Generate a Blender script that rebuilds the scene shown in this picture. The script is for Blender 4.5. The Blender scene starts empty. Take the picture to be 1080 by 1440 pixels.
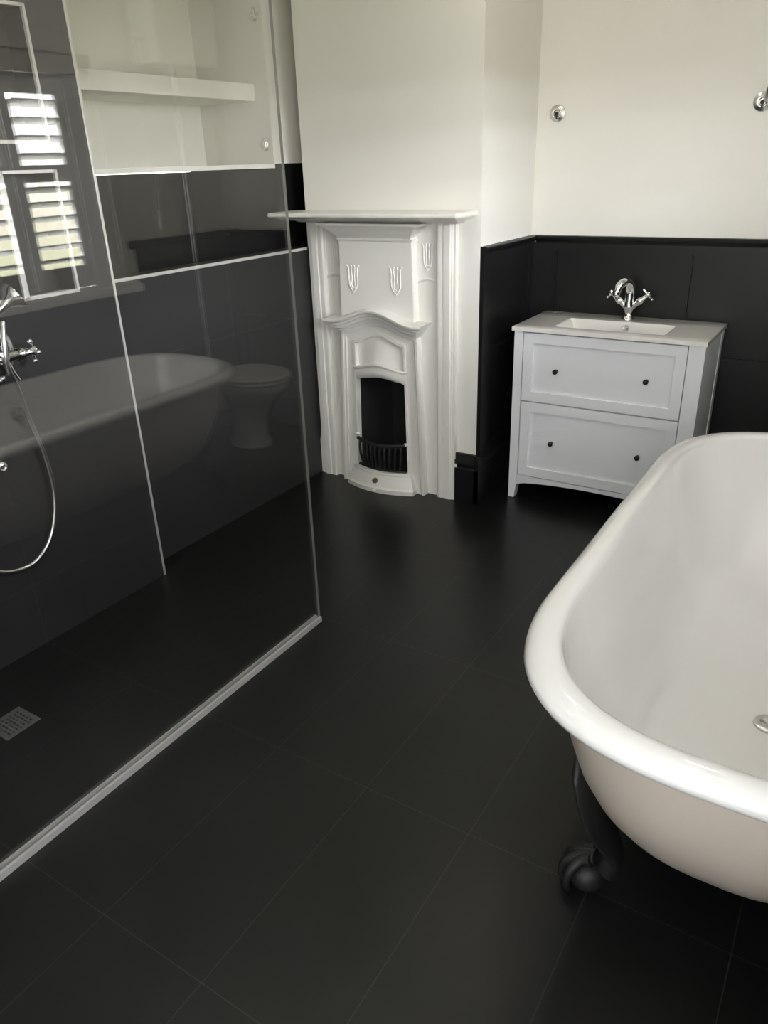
import bpy, bmesh, math, random
from mathutils import Vector, Matrix
random.seed(7)
PI = math.pi
S = bpy.context.scene
C = S.collection

# ------------------------------------------------------------------ camera
cam_d = bpy.data.cameras.new('camera'); cam = bpy.data.objects.new('camera', cam_d); C.objects.link(cam)
cam.location = (1.4326, -2.9685, 1.4735)
cam.rotation_mode = 'XYZ'; cam.rotation_euler = (1.136588, 0.031662, 0.561081)
cam_d.sensor_fit = 'HORIZONTAL'; cam_d.sensor_width = 36.0
cam_d.lens = 1055.77 * 36.0 / 1080.0
cam_d.clip_start = 0.02
S.camera = cam

# ------------------------------------------------------------------ world, lights, exposure
W = bpy.data.worlds.new('world'); S.world = W; W.use_nodes = True
wn = W.node_tree; wn.nodes.clear()
wo = wn.nodes.new('ShaderNodeOutputWorld'); wb = wn.nodes.new('ShaderNodeBackground')
wt = wn.nodes.new('ShaderNodeTexCoord'); wsx = wn.nodes.new('ShaderNodeSeparateXYZ'); wr = wn.nodes.new('ShaderNodeValToRGB')
wn.links.new(wt.outputs['Generated'], wsx.inputs[0]); wm = wn.nodes.new('ShaderNodeMapRange')
wm.inputs[1].default_value = -1; wm.inputs[2].default_value = 1
wn.links.new(wsx.outputs['Z'], wm.inputs[0]); wn.links.new(wm.outputs[0], wr.inputs[0])
e = wr.color_ramp.elements
e[0].position = 0.0; e[0].color = (0.18, 0.2, 0.14, 1)
e[1].position = 1.0; e[1].color = (0.88, 0.95, 1.0, 1)
for pos, col in ((0.44, (0.42, 0.46, 0.25, 1)), (0.475, (0.7, 0.66, 0.52, 1)), (0.52, (0.95, 0.96, 0.97, 1))):
    n = e.new(pos); n.color = col
wb.inputs['Strength'].default_value = 4.5
wn.links.new(wr.outputs[0], wb.inputs[0]); wn.links.new(wb.outputs[0], wo.inputs[0])

def area(name, loc, rot, sx, sy, power, color=(1, 1, 1), portal=False, spread=180):
    l = bpy.data.lights.new(name, 'AREA'); l.shape = 'RECTANGLE'; l.size = sx; l.size_y = sy
    l.energy = power; l.color = color; l.spread = math.radians(spread)
    if portal: l.cycles.is_portal = True
    o = bpy.data.objects.new(name, l); C.objects.link(o); o.location = loc; o.rotation_euler = rot
    return o
area('window_portal', (2.02, -1.09, 1.44), (0, PI/2, 0), 0.95, 1.5, 1, portal=True)
area('window_daylight', (2.7, -1.09, 2.2), (0, PI/2 - 0.55, 0), 0.9, 2.2, 1050, (0.94, 0.97, 1.0))
area('added_side_window_portal', (2.02, -3.2, 1.55), (0, PI/2, 0), 1.25, 1.4, 1, portal=True)  # lets sky in through the added side window
area('added_side_window_light', (2.15, -3.2, 1.65), (0, PI/2-0.1, 0), 1.25, 1.4, 7, (0.97, 0.98, 1.0))  # added lamp outside the unseen side window, brightens the bath and floor
area('added_rear_window_light', (1.35, -4.72, 1.7), (PI/2 - 0.15, 0, 0.0), 0.8, 1.0, 2, (0.95, 0.97, 1.0))  # added lamp outside the unseen rear window, lifts low surfaces facing the camera
area('added_rear_window_portal', (1.35, -4.52, 1.65), (PI/2, 0, 0), 0.8, 1.1, 1, portal=True)  # lets sky in through the added rear window
DOWNLIGHTS = [(0.25, -0.35), (1.2, -0.35), (0.25, -1.5), (1.2, -1.5), (0.25, -2.65), (-0.45, -1.9)]
for dlx, dly in DOWNLIGHTS:
    l = bpy.data.lights.new('downlight_lamp', 'AREA'); l.shape = 'DISK'; l.size = 0.10; l.energy = 1.5; l.color = (1.0, 0.93, 0.84)
    o = bpy.data.objects.new('downlight_lamp', l); C.objects.link(o); o.location = (dlx, dly, 2.592)
S.view_settings.view_transform = 'Standard'; S.view_settings.look = 'None'
S.view_settings.gamma = 1.0; S.view_settings.use_curve_mapping = False
S.view_settings.exposure = 0.86
S.cycles.use_denoising = True
S.cycles.max_bounces = 10; S.cycles.transparent_max_bounces = 12
S.cycles.sample_clamp_indirect = 6.0
S.cycles.caustics_reflective = False; S.cycles.caustics_refractive = False

# ------------------------------------------------------------------ materials
def mat(name, color, rough=0.5, metal=0.0, coat=0.0, coat_rough=0.05, spec=0.5, bump=0.0, bscale=60, noise=0.0, nscale=4):
    m = bpy.data.materials.new(name); m.use_nodes = True
    nt = m.node_tree; b = nt.nodes['Principled BSDF']
    b.inputs['Base Color'].default_value = (*color, 1); b.inputs['Roughness'].default_value = rough
    b.inputs['Metallic'].default_value = metal; b.inputs['Coat Weight'].default_value = coat
    b.inputs['Coat Roughness'].default_value = coat_rough; b.inputs['Specular IOR Level'].default_value = spec
    tc = nt.nodes.new('ShaderNodeTexCoord')
    if bump:
        n = nt.nodes.new('ShaderNodeTexNoise'); n.inputs['Scale'].default_value = bscale; n.inputs['Detail'].default_value = 4
        bp = nt.nodes.new('ShaderNodeBump'); bp.inputs['Strength'].default_value = bump; bp.inputs['Distance'].default_value = 0.002
        nt.links.new(tc.outputs['Object'], n.inputs['Vector']); nt.links.new(n.outputs['Fac'], bp.inputs['Height'])
        nt.links.new(bp.outputs[0], b.inputs['Normal'])
    if noise:
        n = nt.nodes.new('ShaderNodeTexNoise'); n.inputs['Scale'].default_value = nscale; n.inputs['Detail'].default_value = 5
        mx = nt.nodes.new('ShaderNodeMix'); mx.data_type = 'RGBA'
        mx.inputs[6].default_value = (*[c*(1-noise) for c in color], 1); mx.inputs[7].default_value = (*[min(1, c*(1+noise)) for c in color], 1)
        nt.links.new(tc.outputs['Object'], n.inputs['Vector']); nt.links.new(n.outputs['Fac'], mx.inputs[0])
        nt.links.new(mx.outputs[2], b.inputs['Base Color'])
    return m

def tile_mat(name, axes, origin, size, base, joint, rough, half=0.0016, segs=(), bump=0.15, spec=0.5):
    """slate-like tiles: joint grid on world axes (a, b) plus single cut lines given as segments"""
    m = bpy.data.materials.new(name); m.use_nodes = True
    nt = m.node_tree; b = nt.nodes['Principled BSDF']; L = nt.links
    b.inputs['Specular IOR Level'].default_value = spec
    g = nt.nodes.new('ShaderNodeNewGeometry'); sp = nt.nodes.new('ShaderNodeSeparateXYZ'); L.new(g.outputs['Position'], sp.inputs[0])
    def M(op, a, c=None, d=None):
        n = nt.nodes.new('ShaderNodeMath'); n.operation = op
        for i, v in enumerate((a, c, d)):
            if v is None: continue
            if isinstance(v, (int, float)): n.inputs[i].default_value = v
            else: L.new(v, n.inputs[i])
        return n.outputs[0]
    co = [sp.outputs[axes[0]], sp.outputs[axes[1]]]
    mask = None
    for k in (0, 1):
        t = M('SUBTRACT', co[k], origin[k]); t = M('DIVIDE', t, size[k])
        f = M('FRACT', M('ADD', t, 0.5)); dd = M('ABSOLUTE', M('SUBTRACT', f, 0.5))
        mk = M('LESS_THAN', dd, half/size[k])
        mask = mk if mask is None else M('MAXIMUM', mask, mk)
    for (x0, y0, x1, y1) in segs:
        dx, dy = x1-x0, y1-y0; ln = math.hypot(dx, dy); ux, uy = dx/ln, dy/ln
        px = M('SUBTRACT', co[0], x0); py = M('SUBTRACT', co[1], y0)
        al = M('ADD', M('MULTIPLY', px, ux), M('MULTIPLY', py, uy))
        pe = M('ABSOLUTE', M('ADD', M('MULTIPLY', px, -uy), M('MULTIPLY', py, ux)))
        mk = M('MULTIPLY', M('LESS_THAN', pe, half), M('MULTIPLY', M('GREATER_THAN', al, 0.0), M('LESS_THAN', al, ln)))
        mask = M('MAXIMUM', mask, mk)
    nz = nt.nodes.new('ShaderNodeTexNoise'); nz.inputs['Scale'].default_value = 3.0; nz.inputs['Detail'].default_value = 8; nz.inputs['Roughness'].default_value = 0.6
    L.new(g.outputs['Position'], nz.inputs['Vector'])
    mx = nt.nodes.new('ShaderNodeMix'); mx.data_type = 'RGBA'
    mx.inputs[6].default_value = (*[c*0.8 for c in base], 1); mx.inputs[7].default_value = (*[c*1.2 for c in base], 1)
    L.new(nz.outputs['Fac'], mx.inputs[0])
    mj = nt.nodes.new('ShaderNodeMix'); mj.data_type = 'RGBA'; L.new(mask, mj.inputs[0]); L.new(mx.outputs[2], mj.inputs[6]); mj.inputs[7].default_value = (*joint, 1)
    L.new(mj.outputs[2], b.inputs['Base Color'])
    n2 = nt.nodes.new('ShaderNodeTexNoise'); n2.inputs['Scale'].default_value = 35; n2.inputs['Detail'].default_value = 8
    L.new(g.outputs['Position'], n2.inputs['Vector'])
    bp = nt.nodes.new('ShaderNodeBump'); bp.inputs['Strength'].default_value = bump; bp.inputs['Distance'].default_value = 0.003
    L.new(n2.outputs['Fac'], bp.inputs['Height']); L.new(bp.outputs[0], b.inputs['Normal'])
    mr = nt.nodes.new('ShaderNodeMapRange'); mr.inputs[3].default_value = rough-0.06; mr.inputs[4].default_value = rough+0.06
    L.new(nz.outputs['Fac'], mr.inputs[0]); L.new(mr.outputs[0], b.inputs['Roughness'])
    return m

def glass_mat(name, ior, tint=(1, 1, 1)):
    m = bpy.data.materials.new(name); m.use_nodes = True; nt = m.node_tree; nt.nodes.clear(); L = nt.links
    o = nt.nodes.new('ShaderNodeOutputMaterial'); t = nt.nodes.new('ShaderNodeBsdfTransparent'); t.inputs[0].default_value = (*tint, 1)
    gl = nt.nodes.new('ShaderNodeBsdfGlossy'); gl.inputs['Roughness'].default_value = 0.0
    fr = nt.nodes.new('ShaderNodeFresnel'); ge = nt.nodes.new('ShaderNodeNewGeometry')
    mr = nt.nodes.new('ShaderNodeMapRange'); mr.inputs[3].default_value = ior; mr.inputs[4].default_value = 1/ior
    L.new(ge.outputs['Backfacing'], mr.inputs[0]); L.new(mr.outputs[0], fr.inputs['IOR'])
    mx = nt.nodes.new('ShaderNodeMixShader'); L.new(fr.outputs[0], mx.inputs[0]); L.new(t.outputs[0], mx.inputs[1]); L.new(gl.outputs[0], mx.inputs[2])
    L.new(mx.outputs[0], o.inputs[0])
    return m

BLK = (0.021, 0.021, 0.0215)
M = {}
M['wall'] = mat('warm_white_paint', (0.80, 0.78, 0.73), 0.6, bump=0.06, bscale=180)
M['ceil'] = mat('ceiling_paint', (0.85, 0.84, 0.80), 0.7)
M['black'] = mat('black_satin_paint', (0.007, 0.007, 0.0072), 0.36, spec=0.32, bump=0.05, bscale=90)
M['recess'] = mat('recess_paint', (0.92, 0.92, 0.85), 0.6)
M['gloss'] = mat('white_gloss_paint', (0.82, 0.80, 0.74), 0.32, coat=0.2, coat_rough=0.2)
M['fire'] = mat('cream_cast_iron_paint', (0.80, 0.78, 0.735), 0.3, bump=0.02, bscale=150)
M['soot'] = mat('sooty_black', (0.008, 0.008, 0.008), 0.8, bump=0.4, bscale=60)
M['iron'] = mat('black_cast_iron', (0.008, 0.008, 0.008), 0.55, bump=0.3, bscale=70)
M['cab'] = mat('pale_grey_lacquer', (0.84, 0.85, 0.89), 0.35)
M['ceramic'] = mat('white_ceramic', (0.88, 0.86, 0.84), 0.12, coat=0.6, coat_rough=0.03)
M['enamel'] = mat('white_bath_enamel', (0.86, 0.85, 0.85), 0.22, coat=1.0, coat_rough=0.03)
M['enamel_out'] = mat('white_iron_with_warm_shade', (0.66, 0.585, 0.51), 0.3, coat=0.2, coat_rough=0.2)  # white outside of the bath, with warm bounced-light shade put into the colour
M['chrome'] = mat('chrome', (0.86, 0.86, 0.87), 0.07, metal=1.0)
M['chrome_dull'] = mat('brushed_chrome', (0.72, 0.71, 0.70), 0.25, metal=1.0)
M['channel'] = mat('satin_aluminium', (0.60, 0.585, 0.59), 0.30, metal=0.4)
M['trim'] = mat('satin_steel_trim', (0.78, 0.77, 0.74), 0.35, metal=0.6)
M['knob'] = mat('dark_pewter', (0.03, 0.028, 0.026), 0.3, metal=0.8)
M['brass'] = mat('aged_brass', (0.25, 0.19, 0.09), 0.35, metal=0.9)
M['dark'] = mat('dark_hole', (0.01, 0.01, 0.01), 0.6)
M['shutter'] = mat('shutter_white_lacquer', (0.80, 0.79, 0.77), 0.4)
M['plastic'] = mat('white_plastic', (0.8, 0.8, 0.78), 0.3)
M['glass'] = glass_mat('clear_shower_glass', 2.0)
M['edge'] = mat('polished_glass_edge', (0.20, 0.20, 0.18), 0.2, coat=0.3)
M['pane'] = glass_mat('window_glass', 1.3)
JX, JY = 0.275, -0.57
DR = (-0.475, -2.09); dh = 0.055
segs = []
sx0, sx1, sy0, sy1 = -0.76, -0.02, -2.97, -1.19
segs = [(DR[0]+dh, DR[1]+dh, sx1, sy1), (DR[0]-dh, DR[1]+dh, sx0, sy1+0.0), (DR[0]+dh, DR[1]-dh, sx1, sy0), (DR[0]-dh, DR[1]-dh, sx0, sy0)]
M['floor'] = tile_mat('black_slate_floor_tile', (0, 1), (JX, JY), (0.295, 0.6), (0.0068, 0.007, 0.007), (0.030, 0.029, 0.027), 0.33, 0.0011, segs, spec=0.32)
M['tile'] = tile_mat('black_slate_wall_tile', (1, 2), (JY, 0.227), (0.6, 0.3), (0.022, 0.022, 0.0225), (0.055, 0.053, 0.05), 0.42, 0.0010)

# ------------------------------------------------------------------ mesh helpers
class MB:
    def __init__(s): s.b = bmesh.new()
    def quadmesh(s, verts, faces, mi=0):
        vs = [s.b.verts.new(v) for v in verts]
        for f in faces:
            try:
                fa = s.b.faces.new([vs[i] for i in f]); fa.material_index = mi
            except ValueError: pass
        return vs
    def box(s, x0, x1, y0, y1, z0, z1, bev=0.0, mi=0):
        x0, x1 = min(x0, x1), max(x0, x1); y0, y1 = min(y0, y1), max(y0, y1); z0, z1 = min(z0, z1), max(z0, z1)
        v = [(x, y, z) for x in (x0, x1) for y in (y0, y1) for z in (z0, z1)]
        f = [(0, 1, 3, 2), (4, 6, 7, 5), (0, 4, 5, 1), (2, 3, 7, 6), (0, 2, 6, 4), (1, 5, 7, 3)]
        vs = s.quadmesh(v, f, mi)
        if bev:
            es = list({ed for q in vs for ed in q.link_edges})
            bmesh.ops.bevel(s.b, geom=es, offset=bev, segments=2, profile=0.6, affect='EDGES')
        return s
    def prism(s, poly, d0, d1, place, mi=0):
        """closed polygon [(a,b)] swept from depth d0 to d1; place(a,b,d)->xyz"""
        n = len(poly)
        v = [place(a, b, d0) for a, b in poly] + [place(a, b, d1) for a, b in poly]
        f = [tuple(range(n)), tuple(range(2*n-1, n-1, -1))] + [(i, n+i, n+(i+1) % n, (i+1) % n) for i in range(n)]
        s.quadmesh(v, f, mi); return s
    def grid(s, rows, closed_u=False, closed_v=False, mi=0):
        nr, nc = len(rows), len(rows[0])
        v = [p for r in rows for p in r]; f = []
        for i in range(nr if closed_v else nr-1):
            for j in range(nc if closed_u else nc-1):
                f.append((i*nc+j, i*nc+(j+1) % nc, ((i+1) % nr)*nc+(j+1) % nc, ((i+1) % nr)*nc+j))
        s.quadmesh(v, f, mi); return s
    def lathe(s, prof, origin=(0, 0, 0), axis=(0, 0, 1), n=28, mi=0):
        """prof [(r,h)] round axis"""
        ax = Vector(axis).normalized(); a = ax.orthogonal().normalized(); b = ax.cross(a); o = Vector(origin)
        rows = [[tuple(o+ax*h+(a*math.cos(2*PI*k/n)+b*math.sin(2*PI*k/n))*max(r, 1e-5)) for k in range(n)] for r, h in prof]
        s.grid(rows, closed_u=True, mi=mi)
        return s
    def tube(s, pts, rad, n=12, cap=True, mi=0):
        pts = [Vector(p) for p in pts]; m = len(pts)
        rads = rad if isinstance(rad, (list, tuple)) else [rad]*m
        t = [(pts[min(i+1, m-1)]-pts[max(i-1, 0)]).normalized() for i in range(m)]
        nrm = t[0].orthogonal().normalized(); rows = []
        for i in range(m):
            nrm = (nrm - t[i]*nrm.dot(t[i])).normalized(); bi = t[i].cross(nrm)
            rows.append([tuple(pts[i]+(nrm*math.cos(2*PI*k/n)+bi*math.sin(2*PI*k/n))*rads[i]) for k in range(n)])
        if cap:
            rows = [[tuple(pts[0])]*n] + rows + [[tuple(pts[-1])]*n]
        s.grid(rows, closed_u=True, mi=mi); return s
    def ball(s, c, r, n=14, sc=(1, 1, 1)):
        rows = []
        for i in range(n+1):
            th = PI*i/n
            rows.append([(c[0]+sc[0]*r*math.sin(th)*math.cos(2*PI*k/(2*n)), c[1]+sc[1]*r*math.sin(th)*math.sin(2*PI*k/(2*n)), c[2]+sc[2]*r*math.cos(th)) for k in range(2*n)])
        s.grid(rows, closed_u=True); return s
    def build(s, name, m, parent=None, smooth=False, angle=40, kind=None, origin=None):
        bmesh.ops.remove_doubles(s.b, verts=s.b.verts, dist=1e-6)
        bmesh.ops.dissolve_degenerate(s.b, edges=s.b.edges, dist=1e-7)
        bmesh.ops.recalc_face_normals(s.b, faces=s.b.faces)
        me = bpy.data.meshes.new(name); s.b.to_mesh(me); s.b.free()
        for k in (m if isinstance(m, (list, tuple)) else [m]): me.materials.append(k)
        if smooth:
            me.polygons.foreach_set('use_smooth', [True]*len(me.polygons))
            me.set_sharp_from_angle(angle=math.radians(angle))
        o = bpy.data.objects.new(name, me); C.objects.link(o)
        if parent is not None:
            o.parent = parent; o.matrix_parent_inverse = Matrix.Translation(parent.location).inverted() if parent.type == 'EMPTY' else Matrix.Identity(4)
        elif origin is not None:
            me.transform(Matrix.Translation(-Vector(origin))); o.location = origin
        if kind: o['kind'] = kind
        return o
def thing(name, label, cat, loc=(0, 0, 0), group=None):
    o = bpy.data.objects.new(name, None); C.objects.link(o); o.location = loc; o.empty_display_size = 0.1
    o['label'] = label; o['category'] = cat
    if group: o['group'] = group
    return o
def tag(o, label, cat, group=None):
    o['label'] = label; o['category'] = cat
    if group: o['group'] = group
    return o
def bez(p0, p1, p2, p3, n=12):
    P = [Vector(p) for p in (p0, p1, p2, p3)]
    return [tuple(P[0]*(1-t)**3+3*P[1]*t*(1-t)**2+3*P[2]*t*t*(1-t)+P[3]*t**3) for t in [i/n for i in range(n+1)]]
def catmull(pts, n=8):
    P = [Vector(p) for p in pts]; P = [P[0]*2-P[1]] + P + [P[-1]*2-P[-2]]; out = []
    for i in range(1, len(P)-2):
        for k in range(n):
            t = k/n; a, b, c, d = P[i-1:i+3]
            out.append(tuple(0.5*((2*b)+(c-a)*t+(2*a-5*b+4*c-d)*t*t+(3*b-a-3*c+d)*t**3)))
    out.append(tuple(P[-2])); return out

# ------------------------------------------------------------------ the room
XS, XN, XU = -0.863, -0.760, -0.97      # lower tiled wall, shower wall, set-back upper wall
YB, XR, XCH, XCL = 0.555, 1.863, 0.024, -0.869
YF, ZC, YFIN = -4.5, 2.6, -1.2283
MB().box(-1.5, 2.0, YF-0.1, 0.7, -0.1, 0.0).build('floor', M['floor'], kind='structure')
MB().box(-1.5, 2.0, YF-0.1, 0.7, ZC, ZC+0.1).build('ceiling', M['ceil'], kind='structure')
# left wall: tiled lower part, tiled shower part with niches, black band and white wall with recess
ZT = 1.127
MB().box(-1.07, XS, YFIN+0.001, YB, 0, ZT).build('wall_left', M['tile'], kind='structure')
# shower part: niche openings cut out of the front slab
N = [(-1.552, -1.370, 1.132, 1.486), (-1.90, -1.560, 1.132, 1.486), (-1.90, -1.370, 1.565, 1.912)]
def slab_with_holes(x0, x1, ys, zs, holes, mbx):
    ycut = sorted(set(ys) | {h[0] for h in holes} | {h[1] for h in holes}); zcut = sorted(set(zs) | {h[2] for h in holes} | {h[3] for h in holes})
    for a, b in zip(ycut, ycut[1:]):
        run = None
        for c, d in zip(zcut, zcut[1:]):
            my, mz = (a+b)/2, (c+d)/2
            if any(h[0] < my < h[1] and h[2] < mz < h[3] for h in holes):
                if run: mbx.box(x0, x1, a, b, *run); run = None
            else: run = (run[0], d) if run else (c, d)
        if run: mbx.box(x0, x1, a, b, *run)
sm = MB(); slab_with_holes(-0.86, XN, [YF, YFIN], [0, ZC], N, sm)
sm.box(-1.5, -0.86, YF, YFIN, 0, ZC)
sm.build('wall_shower', M['tile'], kind='structure')
MB().box(-1.5, XU, YFIN+0.001, 0.7, ZT, 1.468).build('wall_band', M['black'], kind='structure')
um = MB()
MB().box(-1.5, XU, -0.075, 0.7, 1.490, ZC).build('wall_recess_side', M['wall'], kind='structure')
um.box(-1.5, XU, YFIN+0.001, -0.075, 2.15, ZC)
um.box(-1.5, -1.385, YFIN+0.001, -0.075, 1.488, 2.15)
um.build('wall_recess', M['recess'], kind='structure')
MB().box(-1.5, XU, -0.075, 0.7, 1.468, 1.490).build('trim_4', M['black'], kind='structure')
MB().box(-1.4, XU+0.006, YFIN+0.001, -0.0755, 1.472, 1.490, 0.002).build('trim_5', M['gloss'], kind='structure')
# chimney breast with fire opening
cm = MB()
cm.box(XCL, -0.66, 0, 0.3, 0, ZC); cm.box(-0.26, XCH, 0, 0.3, 0, ZC); cm.box(-0.66, -0.26, 0, 0.3, 0.6, ZC)
cm.box(XCL, XCH, 0.3, YB, 0, ZC)
cm.build('wall_chimney', M['wall'], kind='structure')
MB().box(-1.5, 2.0, YB, YB+0.1, 0, ZC).build('wall_back', M['wall'], kind='structure')
# right wall with window opening
WY0, WY1, WZ0, WZ1 = -1.83, -0.345, 0.962, 1.89
rm = MB()
rm.box(XR, 2.0, WY1, YB, 0, ZC); SW = (-3.9, -2.5, 0.95, 2.2)
rm.box(XR, 2.0, YF, SW[0], 0, ZC); rm.box(XR, 2.0, SW[1], WY0, 0, ZC); rm.box(XR, 2.0, SW[0], SW[1], 0, SW[2]); rm.box(XR, 2.0, SW[0], SW[1], SW[3], ZC)
rm.box(XR, 2.0, WY0, WY1, 0, WZ0); rm.box(XR, 2.0, WY0, WY1, WZ1, ZC)
rm.build('wall_right', M['wall'], kind='structure')
# wall behind the photographer with an unseen window added to light the room
FW = (0.95, 1.75, 1.1, 2.2)
fm = MB()
fm.box(-1.5, FW[0], YF-0.1, YF, 0, ZC); fm.box(FW[1], 2.0, YF-0.1, YF, 0, ZC); fm.box(FW[0], FW[1], YF-0.1, YF, 0, FW[2]); fm.box(FW[0], FW[1], YF-0.1, YF, FW[3], ZC)
fm.build('wall_front', M['wall'], kind='structure')

# tile edge trims
MB().box(XS-0.004, XS+0.004, YFIN+0.004, -0.02, ZT-0.008, ZT+0.004, 0.001).build('trim_1', M['trim'], kind='structure')
MB().box(XN-0.006, XN+0.0035, YFIN-0.0045, YFIN+0.0045, 0.0, 2.59, 0.001).build('trim_2', M['trim'], kind='structure')
tm = MB(); t = 0.0045
for i, (a, b, c, d) in enumerate(N):
    x0, x1 = XN-0.008, XN+0.003
    tm.box(x0, x1, a-t, a+t, c-t, d+t); tm.box(x0, x1, b-t, b+t, c-t, d+t); tm.box(x0, x1, a, b, c-t, c+t); tm.box(x0, x1, a, b, d-t, d+t)
tm.build('trim_3', M['trim'], kind='structure')

# ------------------------------------------------------------------ panelling
def placeB(a, b, d): return (a, YB-d, b)          # back wall
def placeR(a, b, d): return (XR-d, a, b)          # right wall
def placeC(a, b, d): return (XCH+d, a, b)         # chimney return
def panelling(name, place, a0, a1, panels, skirt, rail=True):
    m = MB(); T = 0.018; r = 0.003
    def bx(p, q, z0, z1, d0, d1, bev=0.0):
        A = place(p, z0, d0); B = place(q, z1, d1); m.box(A[0], B[0], A[1], B[1], A[2], B[2], bev)
    ac = sorted({a0, a1} | {p[0] for p in panels} | {p[1] for p in panels})
    zc = sorted({0.0, 1.118} | {p[2] for p in panels} | {p[3] for p in panels})
    bx(a0, a1, 0, 1.118, 0, r)
    for p, q in zip(ac, ac[1:]):
        run = None
        for z0, z1 in zip(zc, zc[1:]):
            if any(k[0]-1e-6 < (p+q)/2 < k[1] and k[2] < (z0+z1)/2 < k[3] for k in panels):
                if run: bx(p, q, *run, r, T); run = None
            else: run = (run[0], z1) if run else (z0, z1)
        if run: bx(p, q, *run, r, T)
    # small bead round each panel
    for k in panels:
        w = 0.007
        bx(k[0], k[0]+w, k[2], k[3], r, T-0.003); bx(k[1]-w, k[1], k[2], k[3], r, T-0.003)
        bx(k[0], k[1], k[2], k[2]+w, r, T-0.003); bx(k[0], k[1], k[3]-w, k[3], r, T-0.003)
    o = m.build(name, M['black'], kind='structure')
    return o
def rail_sweep(name, place, a0, a1, prof, bevelled=None):
    m = MB()
    n = len(prof)
    v = [place(a0, z, d) for d, z in prof] + [place(a1, z, d) for d, z in prof]
    m.quadmesh(v, [tuple(range(n)), tuple(range(2*n-1, n-1, -1))] + [(i, n+i, n+(i+1) % n, (i+1) % n) for i in range(n)])
    return m.build(name, M['black'], kind='structure', smooth=True, angle=25)
DADO = [(0, 1.112), (0.014, 1.112), (0.018, 1.118), (0.019, 1.124), (0.024, 1.13), (0.03, 1.138), (0.031, 1.146), (0.026, 1.151), (0, 1.151)]
SKIRT = [(0, 0), (0.024, 0), (0.024, 0.165), (0.020, 0.172), (0.020, 0.182), (0.024, 0.19), (0.022, 0.21), (0.014, 0.226), (0.012, 0.238), (0, 0.238)]
panelling('wall_panelling', placeB, XCH, XR, [(0.15, 0.685, 0.655, 1.085), (0.15, 0.685, 0.27, 0.60), (0.75, 1.285, 0.655, 1.085), (0.75, 1.285, 0.27, 0.60), (1.35, 1.80, 0.655, 1.085), (1.35, 1.80, 0.27, 0.60)], True)
panelling('wall_panelling_chimney', placeC, 0.0, YB-0.012, [(0.07, 0.505, 0.715, 1.085), (0.07, 0.505, 0.27, 0.66)], True)
rail_sweep('trim_6', placeB, XCH+0.03, XR-0.02, DADO)
rail_sweep('trim_7', placeC, 0.0, YB-0.0, DADO)
rail_sweep('baseboard_back', placeB, XCH+0.024, XR-0.012, SKIRT)
rail_sweep('baseboard_chimney', placeC, -0.024, YB-0.0, [(0, z) if d == 0 else (d, z) for d, z in SKIRT])
rail_sweep('baseboard_front', lambda a, b, d: (a, -d, b), -0.075, XCH+0.0235, SKIRT)
MB().box(XR-0.012, XR, YF, YB-0.012, 0, 0.94).box(XR-0.012, XR, -0.16, YB-0.012, 0.94, 1.115).build('wall_panelling_right', M['black'], kind='structure')
rail_sweep('trim_8', placeR, -0.195, YB-0.03, DADO)
rail_sweep('baseboard_right', placeR, YF, YB-0.03, [(0.012+d, z) for d, z in SKIRT])

# ------------------------------------------------------------------ shuttered window in the right wall
wf = MB(); aw = 0.095; x0, x1 = XR-0.022, XR
wf.box(x0, x1, WY1, WY1+aw, 0.945, WZ1+aw, 0.004); wf.box(x0, x1, WY0-aw, WY0, 0.945, WZ1+aw, 0.004); wf.box(x0, x1, WY0-aw, WY1+aw, WZ1, WZ1+aw, 0.004)
wf.box(x0-0.008, x1, WY1+aw-0.02, WY1+aw+0.004, 0.945, WZ1+aw+0.006, 0.003); wf.box(x0-0.01, x1, WY0-aw, WY1+aw+0.004, WZ1+aw-0.015, WZ1+aw+0.008, 0.003)
wf.box(1.965, 1.999, WY0, WY0+0.045, WZ0, WZ1); wf.box(1.965, 1.999, WY1-0.045, WY1, WZ0, WZ1); wf.box(1.965, 1.999, WY0, WY1, WZ0, WZ0+0.05)
wf.box(1.965, 1.999, WY0, WY1, WZ1-0.045, WZ1); wf.box(1.965, 1.999, WY0, WY1, 1.41, 1.45)
for yy in (-0.72, -1.09, -1.46): wf.box(1.97, 1.995, yy-0.014, yy+0.014, WZ0, WZ1)
w1 = wf.build('window_1', M['gloss'], kind='structure')
MB().box(XR-0.05, XR+0.1, WY0-aw-0.04, -0.175, 0.905, 0.945, 0.006).build('trim_9', M['gloss'], kind='structure')
pm = MB().box(1.980, 1.984, WY0+0.045, WY1-0.045, WZ0+0.05, 1.41).box(1.980, 1.984, WY0+0.045, WY1-0.045, 1.45, WZ1-0.045).build('pane', M['pane']); pm.parent = w1
# unseen second window in the same wall, added to bring in more light
w2 = MB()
for a, b in ((SW[0], SW[0]+0.05), (SW[1]-0.05, SW[1])): w2.box(1.93, 1.99, a, b, SW[2], SW[3])
for a, b in ((SW[2], SW[2]+0.06), (SW[3]-0.05, SW[3]), (1.56, 1.60)): w2.box(1.93, 1.99, SW[0], SW[1], a, b)
w2 = w2.build('added_side_window', M['gloss'], kind='structure')

w3 = MB()  # frame of the added rear window
for a, b in ((FW[0], FW[0]+0.05), (FW[1]-0.05, FW[1]), (1.335, 1.365)): w3.box(a, b, YF-0.08, YF-0.03, FW[2], FW[3])
for a, b in ((FW[2], FW[2]+0.06), (FW[3]-0.05, FW[3]), (1.63, 1.67)): w3.box(FW[0], FW[1], YF-0.08, YF-0.03, a, b)
w3 = w3.build('added_rear_window', M['gloss'], kind='structure')

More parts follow.
